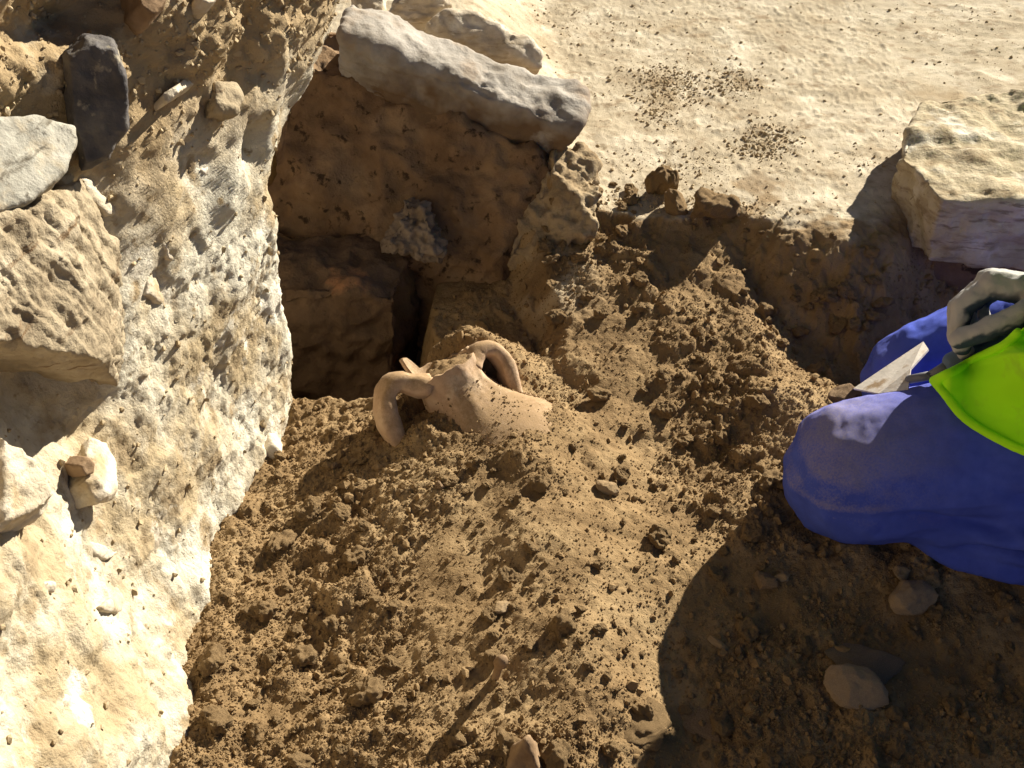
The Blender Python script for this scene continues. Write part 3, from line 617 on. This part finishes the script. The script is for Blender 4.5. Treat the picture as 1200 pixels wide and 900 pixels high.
person = link('person', pb, M_skin, label='kneeling person in blue work trousers, lime vest and grey gloves', cat='person')
for s_ in (-1, 1):
    e = bmesh.new(); bmesh.ops.create_icosphere(e, subdivisions=2, radius=.011, matrix=Matrix.Translation(hv(.080, .005, .03*s_)))
    link('eye', bm_mesh(e), M_hair, person)
e = bmesh.new(); capsules(e, [(hv(.097, -.062, -.02), hv(.097, -.062, .02), .0035, .0035)], 8); link('mouth', bm_mesh(e), mat('lips', [(.3, (.35, .13, .11)), (.7, (.4, .16, .13))], bump=None, rough=.5), person)
hb = bmesh.new()
for c, r in ((hv(-.018, .045, 0), .094), (hv(-.035, .0, 0), .086)): bmesh.ops.create_icosphere(hb, subdivisions=3, radius=r, matrix=Matrix.Translation(c))
hm = remesh(bm_mesh(hb), .004, 2); roughen(hm, .004, .012, 3, 3); link('hair', hm, M_hair, person)
# trousers
tb = bmesh.new(); G = body_segs(.010)
capsules(tb, G['legs']+[(PEL, PEL.lerp(WST, .55), .125, .118), (KN+Vector((.09, -.018, -.012)), AN+Vector((-.02, -.01, .012)), .066, .066), (KF+Vector((.10, .01, -.012)), AF+Vector((-.02, 0, .012)), .068, .058)])
tm = remesh(bm_mesh(tb), .0034, 6)
c, n = get_co(tm), get_no(tm)
ax = np.array(HN-KN); ax /= np.linalg.norm(ax); s_ = (c-np.array(KN)) @ ax
# cloth folds: long creases fanning back from the knee, tighter behind it
sag = fbm(s_*.7, c[:, 1]*1.0+s_*.4, c[:, 2]*1.8, .12, 3, 70)
dd = .0045*sag+.0025*np.abs(fbm(c[:, 0]*.5, c[:, 1]*1.0, c[:, 2]*2+c[:, 0]*.5, .07, 2, 71))*ss(.04, .16, s_)
crease = -.004*np.exp(-((c[:, 2]-(.075+.10*s_-.35*s_*s_))/.008)**2)*ss(.06, .16, s_)*(n[:, 1] < .2)
def line(s0, z0, s1, z1, wd_, am):
    t = np.clip((s_-s0)/(s1-s0), 0, 1); zz = z0+(z1-z0)*t+.004*np.sin(s_*60); k_l = ss(s0-.03, s0+.03, s_)*ss(s1+.03, s1-.03, s_)
    return 3.0*am*np.exp(-((c[:, 2]-zz)/wd_)**2)*k_l*(n[:, 1] < .35)
for q_ in ((.10, .040, .34, .070, .007, -.010), (.12, .060, .36, .098, .010, .007), (.18, .020, .38, .038, .007, -.007), (.16, .115, .34, .110, .009, -.005), (.20, .150, .40, .175, .012, .004), (.05, .085, .17, .060, .008, -.004), (.06, .020, .2, .0, .008, .005)): dd = dd+line(*q_)
dd = dd+.0022*np.exp(-((c[:, 2]-(.085+.20*s_))/.0032)**2)*(n[:, 1] < .0)+.004*np.abs(fbm(s_*.5+c[:, 2]*.8, c[:, 1]*.6, c[:, 2]*1.6-s_*.5, .045, 3, 73))*ss(.05, .2, s_)
dd = dd+crease+.0006*fbm(c[:, 0], c[:, 1], c[:, 2], .008, 2, 72)
c = c+n*dd[:, None]; lowz = sample(c[:, 0], c[:, 1])-.012; c[:, 2] = np.maximum(c[:, 2], np.minimum(lowz, .02)); set_co(tm, c)
link('trousers', tm, M_blue, person)
for A in (AN, AF):
    b_ = bmesh.new(); capsules(b_, [(A+Vector((.03, 0, 0)), A+Vector((.15, 0, -.005)), .047, .040), (A+Vector((.05, 0, -.005)), A+Vector((.06, 0, .03)), .045, .045)]); link('boot', remesh(bm_mesh(b_), .005, 2), M_boot, person)
# sweater
sb = bmesh.new(); G = body_segs(.009); capsules(sb, G['torso']+G['arms']+[(CHE, NECK.lerp(HEAD, .2), .08, .066)]); sm = remesh(bm_mesh(sb), .0055, 5); roughen(sm, .006, .05, 3, 81); link('sweater', sm, M_sweat, person)
# vest: shell over the torso plus a front panel lying over the near thigh
vb = bmesh.new(); G = body_segs(.020); capsules(vb, [(PEL+Vector((0, 0, .05)), WST, .145, .13)]+G['torso'][1:3]+[(SN.lerp(SFv, .22), SN.lerp(SFv, .78), .078, .078)])
vm = remesh(bm_mesh(vb), .006, 5); roughen(vm, .006, .07, 3, 82)
vest = link('vest', vm, M_lime, person)
front = [at(1094, 444, z=.205), at(1120, 432, z=.222), at(1150, 416, z=.24), at(1176, 404, z=.262), at(1215, 372, z=.33), at(1280, 330, z=.42)]
hem = [at(1094, 446, z=.203), at(1108, 466, z=.192), at(1130, 490, z=.183), at(1165, 512, z=.178), at(1200, 529, z=.178), at(1270, 552, z=.20), at(1380, 560, z=.26)]
fr, he = spline(front, 60), spline(hem, 60)
NUv = 60; P = np.zeros((NUv, NUv, 3))
far = np.array((.74, .885, .43))
for i in range(NUv):
    for j in range(NUv):
        a, b = i/(NUv-1), j/(NUv-1)
        e1 = fr[i]; e2 = he[j]
        top_e = fr[-1]*(1-b)+far*b; side_e = he[-1]*(1-a)+far*a
        cc = fr[0]*(1-a)*(1-b)+fr[-1]*a*(1-b)+he[-1]*(1-a)*b+far*a*b
        p = (1-b)*e1+b*side_e+(1-a)*e2+a*top_e-cc
        P[i, j] = p+np.array((-.2, -.6, .75))*(.050*math.sin(math.pi*min(1, a*1.05))*math.sin(math.pi*b)**.8)
A_, B_ = np.meshgrid(np.linspace(0, 1, NUv), np.linspace(0, 1, NUv), indexing='ij')
fold = .020*np.sin((A_*2.0+B_*.5)*7.0+1.6*np.sin(B_*5))+.010*np.exp(-((A_-.35-.3*B_)/.05)**2)*ss(0, .2, A_)*ss(0, .15, B_)+.004*fbm(A_, B_, 0*A_, .25, 3, 91)
P += fold[..., None]*np.array((-.25, -.7, .65))
q1 = P.reshape(-1, 3); q2 = q1-np.array((-.2, -.5, .7))*.004
Fv = grid_faces(NUv, NUv); Fv2 = Fv[:, ::-1]+NUv*NUv
rim = [i*NUv for i in range(NUv)]+[(NUv-1)*NUv+j for j in range(1, NUv)]+[i*NUv+NUv-1 for i in range(NUv-2, -1, -1)]+[j for j in range(NUv-2, 0, -1)]
Fr = [[rim[i], rim[(i+1) % len(rim)], rim[(i+1) % len(rim)]+NUv*NUv, rim[i]+NUv*NUv] for i in range(len(rim))]
pmn = mesh_np('vest_front', np.vstack([q1, q2]), np.vstack([Fv, Fv2, np.array(Fr)]))
bm = bmesh.new(); bm.from_mesh(pmn); bmesh.ops.recalc_face_normals(bm, faces=bm.faces); bm.to_mesh(pmn); bm.free()
pmn.polygons.foreach_set('use_smooth', np.ones(len(pmn.polygons), bool))
link('vest_front', pmn, M_lime, vest)
hb_ = bmesh.new()
for line_ in (P[:44, 0], P[0, :50]):
    for k in range(0, len(line_)-2, 2): capsules(hb_, [(Vector(line_[k]), Vector(line_[k+2]), .0052, .0052)], 8)
link('hem', remesh(bm_mesh(hb_), .0024, 2), M_lime, vest)
# glove on the working hand
gb = bmesh.new(); capsules(gb, [(p, q, a+.0012, b+.0012) for p, q, a, b in farhand]+[(WF, WF.lerp(EF, .18), .036, .043)], 12)
gmh = remesh(bm_mesh(gb), .0018, 3); roughen(gmh, .0012, .012, 3, 83)
gl = link('glove', gmh, M_glove, person)
gmh.materials.clear(); gmh.materials.append(merge_mat('work_glove', M_glove, M_palm, 'palm'))
pn = np.array(Vector((-.15, -.47, -.84)).normalized()); fdv = np.array(Vector((-.86, .42, -.08)).normalized())
vc, vn_ = get_co(gmh), get_no(gmh); rel = vc-np.array(WF); al, de = rel @ fdv, rel @ pn; rad_in = vn_ @ (pn*.80-fdv*.60)
pv = ss(.15, .55, rad_in+.10*fbm(vc[:, 0], vc[:, 1], vc[:, 2], .02, 2, 3))*ss(.0, .014, de)*ss(.0, .03, al)
pa = gmh.attributes.new('palm', 'FLOAT', 'POINT'); pa.data.foreach_set('value', pv.astype(np.float32))
gb = bmesh.new(); capsules(gb, [(p, q, a+.003, b+.003) for p, q, a, b in nearhand]+[(WN_, WN_.lerp(EN, .18), .036, .043)], 12)
gm2 = remesh(bm_mesh(gb), .0028, 3); roughen(gm2, .0012, .012, 3, 84); link('glove', gm2, M_glove, person)

# ------------------------------------------------------------------ trowel
M_blade = mat('dusty_steel', [(.3, (.52, .47, .40)), (.6, (.68, .62, .54)), (.75, (.74, .70, .63))], 45, 6, rough=.7, bump=(.0005, 300), spec=.3, layers=[((.33, .23, .13), 45, .52, .66)])
M_steel = mat('dark_steel', [(.3, (.10, .10, .11)), (.7, (.16, .16, .17))], 40, 4, rough=.5, bump=None, spec=.5)
tw = empty('trowel', at(1040, 440, z=.16), 'pointed trowel with a dusty pale blade held over the knees', 'trowel')
O = np.array(tw.location)
tip, t1, t2, t3, t4 = at(1000, 455, z=.128), at(1082, 400, z=.164), at(1088, 409, z=.168), at(1067, 432, z=.166), at(1064, 456, z=.162)
out = [tip, at(1040, 428, z=.146), t1, t2, t3, t4, at(1030, 461, z=.147)]
nb = np.cross(t1-tip, t4-tip); nb /= np.linalg.norm(nb); nb *= np.sign(nb[2])
bmb = bmesh.new(); fv = [bmb.verts.new(p-O) for p in out]; bv = [bmb.verts.new(p-O-nb*.0022) for p in out]
bmb.faces.new(fv); bmb.faces.new(bv[::-1])
for i in range(len(fv)): bmb.faces.new((fv[i], bv[i], bv[(i+1) % len(fv)], fv[(i+1) % len(fv)]))
bmesh.ops.recalc_face_normals(bmb, faces=bmb.faces); m_ = bm_mesh(bmb); m_.polygons.foreach_set('use_smooth', np.zeros(len(m_.polygons), bool)); link('blade', m_, M_blade, tw)
hA, hB = at(1116, 424, z=.192), at(1180, 402, z=.215)
b_ = bmesh.new(); capsules(b_, [(Vector(t3*.5+t4*.5-O-nb*.001), Vector(at(1090, 440, z=.178)-O), .005, .005), (Vector(at(1090, 440, z=.178)-O), Vector(hA-O), .005, .0055)], 10); link('shank', bm_mesh(b_), M_steel, tw)
b_ = bmesh.new(); capsules(b_, [(Vector(hA-O), Vector(hA*.5+hB*.5-O), .011, .0135), (Vector(hA*.5+hB*.5-O), Vector(hB-O), .0135, .012)], 14); link('grip', remesh(bm_mesh(b_), .0022, 2), mat('grip_rubber', [(.3, (.10, .14, .19)), (.7, (.14, .19, .25))], bump=None, rough=.5), tw)

# ------------------------------------------------------------------ stones and clods lying in the pit
def variant(seed, kind):
    r = np.random.default_rng(seed); pts = []
    n = {'clod': 26, 'stone': 20, 'round': 60}[kind]
    v = r.normal(size=(n, 3)); v /= np.linalg.norm(v, axis=1, keepdims=True); v *= (.82+.25*r.random((n, 1)))
    v *= np.array((1, .72+.25*r.random(), .55+.3*r.random()))
    mm = remesh(hull_mesh([Vector(p) for p in v]), .055, 1)
    roughen(mm, .17 if kind == 'clod' else .05, .6 if kind == 'clod' else .45, 6, seed, ridge=.10 if kind == 'clod' else .03); return mm
clods = [variant(200+i, 'clod') for i in range(12)]
stones = [variant(300+i, 'stone') for i in range(8)]
rounds = [variant(330, 'round'), variant(331, 'round')]
for m in rounds: m.materials.append(M_pebble)
for m in clods: m.materials.append(M_clod)
for m in stones: m.materials.append(M_pebble)
def put(mesh, u, v, wpx, name, label, cat, group=None, sink=.35, squash=(1, 1, 1), rot=None, m=None):
    p = hit_ground(u, v); s = wpx/FPX*(np.linalg.norm(p-np.array((0, 0, CAMZ))))/2
    if m: mesh = mesh.copy(); mesh.materials.clear(); mesh.materials.append(m)
    o = bpy.data.objects.new(name, mesh); COL.objects.link(o)
    o.scale = (s*squash[0], s*squash[1], s*squash[2]); o.rotation_euler = rot if rot else (random.uniform(-.5, .5), random.uniform(-.5, .5), random.uniform(0, 6.28))
    o.location = (p[0], p[1], p[2]+s*squash[2]*(.6-sink)); tag(o, label, cat, group); return o
ST = [ # u, v, width px, label, squash, material
 (998, 812, 78, 'rounded tan stone resting against a flat grey stone in the shade', (1, .8, .75), M_tan, rounds[0], (.1, .2, -.25)),
 (1012, 780, 96, 'flat grey stone lying behind the rounded tan stone', (1, .62, .25), M_lump, stones[5], (.15, .1, -.2)),
 (1068, 706, 66, 'broad ochre stone half sunk in soil below the blue trousers', (1, .9, .7), M_tan, rounds[1], (0, .2, .5)),
 (1056, 674, 30, 'small round stone between the blue trousers and the ochre stone', (1, .9, .9), M_pebble, stones[3], None),
 (896, 686, 36, 'angular stone at the edge of the person shadow', (1, .9, 1.0), M_brown, stones[4], None),
 (916, 678, 22, 'small stone touching the angular stone at the shadow edge', (1, .8, .8), M_pebble, stones[5], None),
 (840, 756, 34, 'elongated pebble lying just inside the shadow', (1, .45, .45), M_pebble, stones[6], (0, .2, -.7)),
 (985, 470, 56, 'flat brown stone under the tip of the trowel', (1, .7, .5), M_brown, stones[7], (.3, -.3, .4)),
 (748, 848, 88, 'large dusty rounded stone cut by the shadow edge', (1, .95, .32), M_clod, clods[1], (.1, .1, .4)),
 (820, 838, 100, 'wide flat reddish stone buried beside the dusty rounded stone', (1, .75, .16), M_brown, stones[1], (0, .1, -.6)),
 (330, 640, 52, 'pointed upright clod near the foot of the wall', (1, .6, .75), M_clod, clods[2], (0, .2, 1.1)),
 (660, 734, 40, 'round clod on the ridge with two smaller clods', (1, 1, .9), M_clod, clods[3], None),
 (588, 714, 34, 'sharp grey-brown pebble beside the smooth footprint', (1, .7, .7), M_pebble, stones[4], None),
 (712, 575, 36, 'pale angular stone lying in front of the pot', (1, .8, .8), M_pebble, stones[2], None),
 (516, 570, 17, 'small round pebble under the left handle of the pot', (1, 1, .9), M_brown, stones[3], None),
 (391, 547, 12, 'tiny dark pebble at the tip of the handle shadow', (1, 1, .9), M_brown, stones[5], None),
 (793, 246, 44, 'blocky clod standing on the broken pit edge', (1, .9, 1.1), M_clod, stones[6], None),
 (838, 252, 90, 'big crumbling clod on the broken pit edge', (1, .8, .7), M_clod, clods[5], None),
 (775, 226, 58, 'upright lump of earth at the top of the pit edge', (.7, .7, 1.2), M_clod, clods[6], None),
 (590, 886, 46, 'dark hollowed clod beside the pyramid stone', (1, .9, .6), M_clod, clods[8], None),
]
for u, v, wpx, lab, sq, m, me, rot in ST: put(me, u, v, wpx, 'soil_clod' if m is M_clod else 'stone', lab, 'clod' if m is M_clod else 'stone', None, .9 if v > 830 else .25, sq, rot, m)
# pyramid stone at the lower edge
pc = hit_ground(615, 890)
hull_rock('stone', [pc+np.array(v) for v in ((-.030, -.02, -.03), (.028, -.03, -.03), (.02, .03, -.03), (-.035, .02, -.03), (.0, .0, .034), (.003, .006, .032))], .0018, M_brown, .0016, .02, 5, label='pyramid shaped brown stone standing in the soil', cat='stone')
# standing stick
p0 = hit_ground(577, 790)
b_ = bmesh.new(); capsules(b_, [(Vector((0, 0, -.02)), Vector((.008, -.012, .034)), .004, .0045), (Vector((.008, -.012, .034)), Vector((.010, -.016, .043)), .0068, .0062)], 9)
sk = link('stick', remesh(bm_mesh(b_), .0015, 1), M_brown, label='short stub standing upright in the soil with a long shadow', cat='stick'); sk.location = Vector(p0)
# many alike clods
random.seed(5); placed = []
def inside(u, v):
    if v < 400 and u < 640: return False
    left = np.interp(v, [475, 560, 630, 720, 800, 900], [352, 308, 275, 245, 232, 230])
    if u < left+8: return False
    if u > 905 and 440 < v < 690: return False
    if 440 < u < 660 and 380 < v < 540: return False
    return True
tries = 0
while len(placed) < 250 and tries < 6000:
    tries += 1
    v = random.uniform(270, 898); u = random.uniform(228, 1190)
    if not inside(u, v) or (v < 400 and u > 1000): continue
    dens = 1.0 if (v > 600 and u < 640) else (.5 if v > 420 else .45)
    if (u-520)**2+(v-690)**2 < 62**2 or (u-690)**2/3+(v-620)**2 < 42**2: dens = .08
    if random.random() > dens: continue
    big = random.random()
    s = (11+30*big**2.6)*(1.3 if v > 680 and u < 720 else 1.0)*(.7 if v < 430 else 1)
    if any((u-a)**2+(v-b)**2 < (.55*(s+c))**2 for a, b, c in placed): continue
    placed.append((u, v, s))
    size = 'large' if s > 26 else ('middling' if s > 15 else 'small')
    if v > 640 and u > 780+(880-v)*.4: where, grp = 'on the shaded floor below the blue trousers', 'clods in the shade of the person'
    elif v < 420: where, grp = 'on the slope below the broken pit edge', 'clods on the far slope'
    elif u > 700 and v < 640: where, grp = 'on the bank between the pot and the blue knee', 'clods on the bank by the knee'
    elif u < np.interp(v, [475, 900], [430, 340]): where, grp = 'along the foot of the pale wall', 'clods at the foot of the wall'
    elif v < 640: where, grp = 'in the soil just in front of the pot', 'clods in front of the pot'
    else: where, grp = 'in the rough sunlit soil round the upright stub', 'clods round the stub'
    put(random.choice(clods), u, v, s, 'soil_clod', size+' brown crumbly clod '+where, 'clod', size+' '+grp, .12, (1, .9+.2*random.random(), .85))

for k in range(26):
    u = random.uniform(590, 760); v = random.uniform(215, 310)
    if u < 590+(310-v)*.45: continue
    put(random.choice(clods), u, v, random.uniform(9, 30), 'soil_clod', 'crumbling clod on the spoil between the grey slab and the broken pit edge', 'clod', 'clods beside the slab end', .35, (1, .95, .8))
for k in range(34):
    u, v = random.uniform(880, 1040), random.uniform(285, 405)
    if v < 285+(1040-u)*.35: continue
    put(random.choice(clods), u, v, random.uniform(10, 30), 'soil_clod', 'clod in the dark hollow below the pale layered block', 'clod', 'clods in the shaded hollow', .3, (1, .95, .8))
# crumbs nobody could count
def ico():
    b = bmesh.new(); bmesh.ops.create_icosphere(b, subdivisions=1, radius=1)
    b.verts.ensure_lookup_table(); V = np.array([v.co[:] for v in b.verts]); F = np.array([[v.index for v in f.verts] for f in b.faces]); b.free(); return V, F
IV, IF = ico()
OV = np.array([(1, 0, 0), (-1, 0, 0), (0, 1, 0), (0, -1, 0), (0, 0, 1), (0, 0, -1)], float)
OF = np.array([(0, 2, 4), (2, 1, 4), (1, 3, 4), (3, 0, 4), (2, 0, 5), (1, 2, 5), (3, 1, 5), (0, 3, 5)])
def crumbs(P, R, seed, octa=False):
    r = np.random.default_rng(seed); n = len(P)
    if octa:
        q = r.normal(size=(n, 3, 3)); q, _ = np.linalg.qr(q)
        V = (OV[None]*(1+.3*r.normal(size=(n, 6, 1)).clip(-1, 1))) @ q*R[:, None, None]+P[:, None, :]
        V = V.reshape(-1, 3); F = (OF[None]+np.arange(n)[:, None, None]*6).reshape(-1, 3)
        m = mesh_np('grains', V, F); m.polygons.foreach_set('use_smooth', np.zeros(len(m.polygons), bool)); return m
    jit = 1+.32*r.normal(size=(n, 12, 1)).clip(-1.4, 1.4)
    V = IV[None]*jit*R[:, None, None]*(.75+.5*r.random((n, 1, 3)))
    V = V+P[:, None, :]; F = IF[None]+np.arange(n)[:, None, None]*12
    m = mesh_np('crumbs', V.reshape(-1, 3), F.reshape(-1, 3)); m.polygons.foreach_set('use_smooth', np.zeros(len(m.polygons), bool)); return m
def visible_xy(n, v0, v1, u0, u1, z, seed):
    r = np.random.default_rng(seed); u = r.uniform(u0, u1, n); v = r.uniform(v0, v1, n)
    dx, dy = (u-600)/FPX, -(v-450)/FPX; t = (z-CAMZ)/(-SY+dy*CY); return dx*t, (CY+dy*SY)*t
x, y = visible_xy(15000, 250, 960, 180, 1260, .03, 1)
mm_ = pit_mask(x, y); keep = (x > wall_x(y, 0*y)-.01) & (mm_ < .6); kd = np.ones_like(x)
for (cx, cy), r in SMOOTH: kd *= 1-.6*np.exp(-((x-cx)**2+(y-cy)**2)/r**2)
keep &= rng.random(len(x)) < kd*(1-.75*dusty(x, y)); x, y = x[keep], y[keep]
Rr = .0007+.0032*rng.random(len(x))**5.0; Rr *= 1+.6*ss(.3, .8, fbm(x, y, 0*x, .06, 2, 66))
link('soil_crumbs', crumbs(np.stack([x, y, sample(x, y)+Rr*.35], -1), Rr, 2), M_clod, label='countless small brown soil crumbs strewn over the pit', cat='soil', kind='stuff')
x, y = visible_xy(95000, 250, 960, 180, 1260, .03, 8)
k = (x > wall_x(y, 0*y)-.01) & (pit_mask(x, y) < .7) & (rng.random(len(x)) < 1-.7*dusty(x, y)); x, y = x[k], y[k]; Rr = .0007+.0011*rng.random(len(x))**2
link('soil_grains', crumbs(np.stack([x, y, sample(x, y)+Rr*.2], -1), Rr, 9, True), M_clod, label='fine brown grains of loose soil covering the pit floor', cat='soil', kind='stuff')
# crumbs on the upper ground: patches of spilt soil
xs_, ys_ = [], []
for (u, v, n, sx, sy) in ((785, 96, 1500, .042, .045), (775, 130, 300, .02, .03), (865, 95, 500, .025, .03), (905, 162, 700, .022, .03), (885, 172, 300, .02, .02), (800, 190, 500, .07, .04), (1010, 190, 120, .03, .02), (770, 235, 700, .06, .02), (870, 245, 400, .05, .02), (650, 20, 300, .1, .08), (760, 40, 300, .12, .1), (1120, 30, 300, .1, .1)):
    c = at(u, v, z=.105); xs_.append(rng.normal(c[0], sx, n)); ys_.append(rng.normal(c[1], sy, n))
xx, yy = visible_xy(420, 0, 240, 640, 1200, .105, 4); xs_.append(xx); ys_.append(yy)
x = np.concatenate(xs_); y = np.concatenate(ys_); k = pit_mask(x, y) > .8; x, y = x[k], y[k]
Rr = .0006+.0026*rng.random(len(x))**7
link('spilt_soil', crumbs(np.stack([x, y, sample(x, y)+Rr*.1], -1), Rr, 3), M_wallcrumb, label='brown crumbs of spilt soil scattered on the pale packed earth', cat='soil', kind='stuff')
link('soil_crust', crumbs(CRUST[0], CRUST[1], 12, True), M_clod, amph, kind='stuff')
# crumbs on the wall
i = rng.integers(70, len(f1)+10, 16000); j = rng.integers(26, nH-12, 16000)
P = WV[i, j]; tp = ss(.40, .56, P[:, 2])+.05; k = rng.random(len(P)) < tp; P, Nn = P[k], WN[i, j][k]
Rr = .0010+.0028*rng.random(len(P))**3
link('wall_crumbs', crumbs(P+Nn*Rr[:, None]*.3, Rr, 5), M_wallcrumb, wall, kind='stuff')
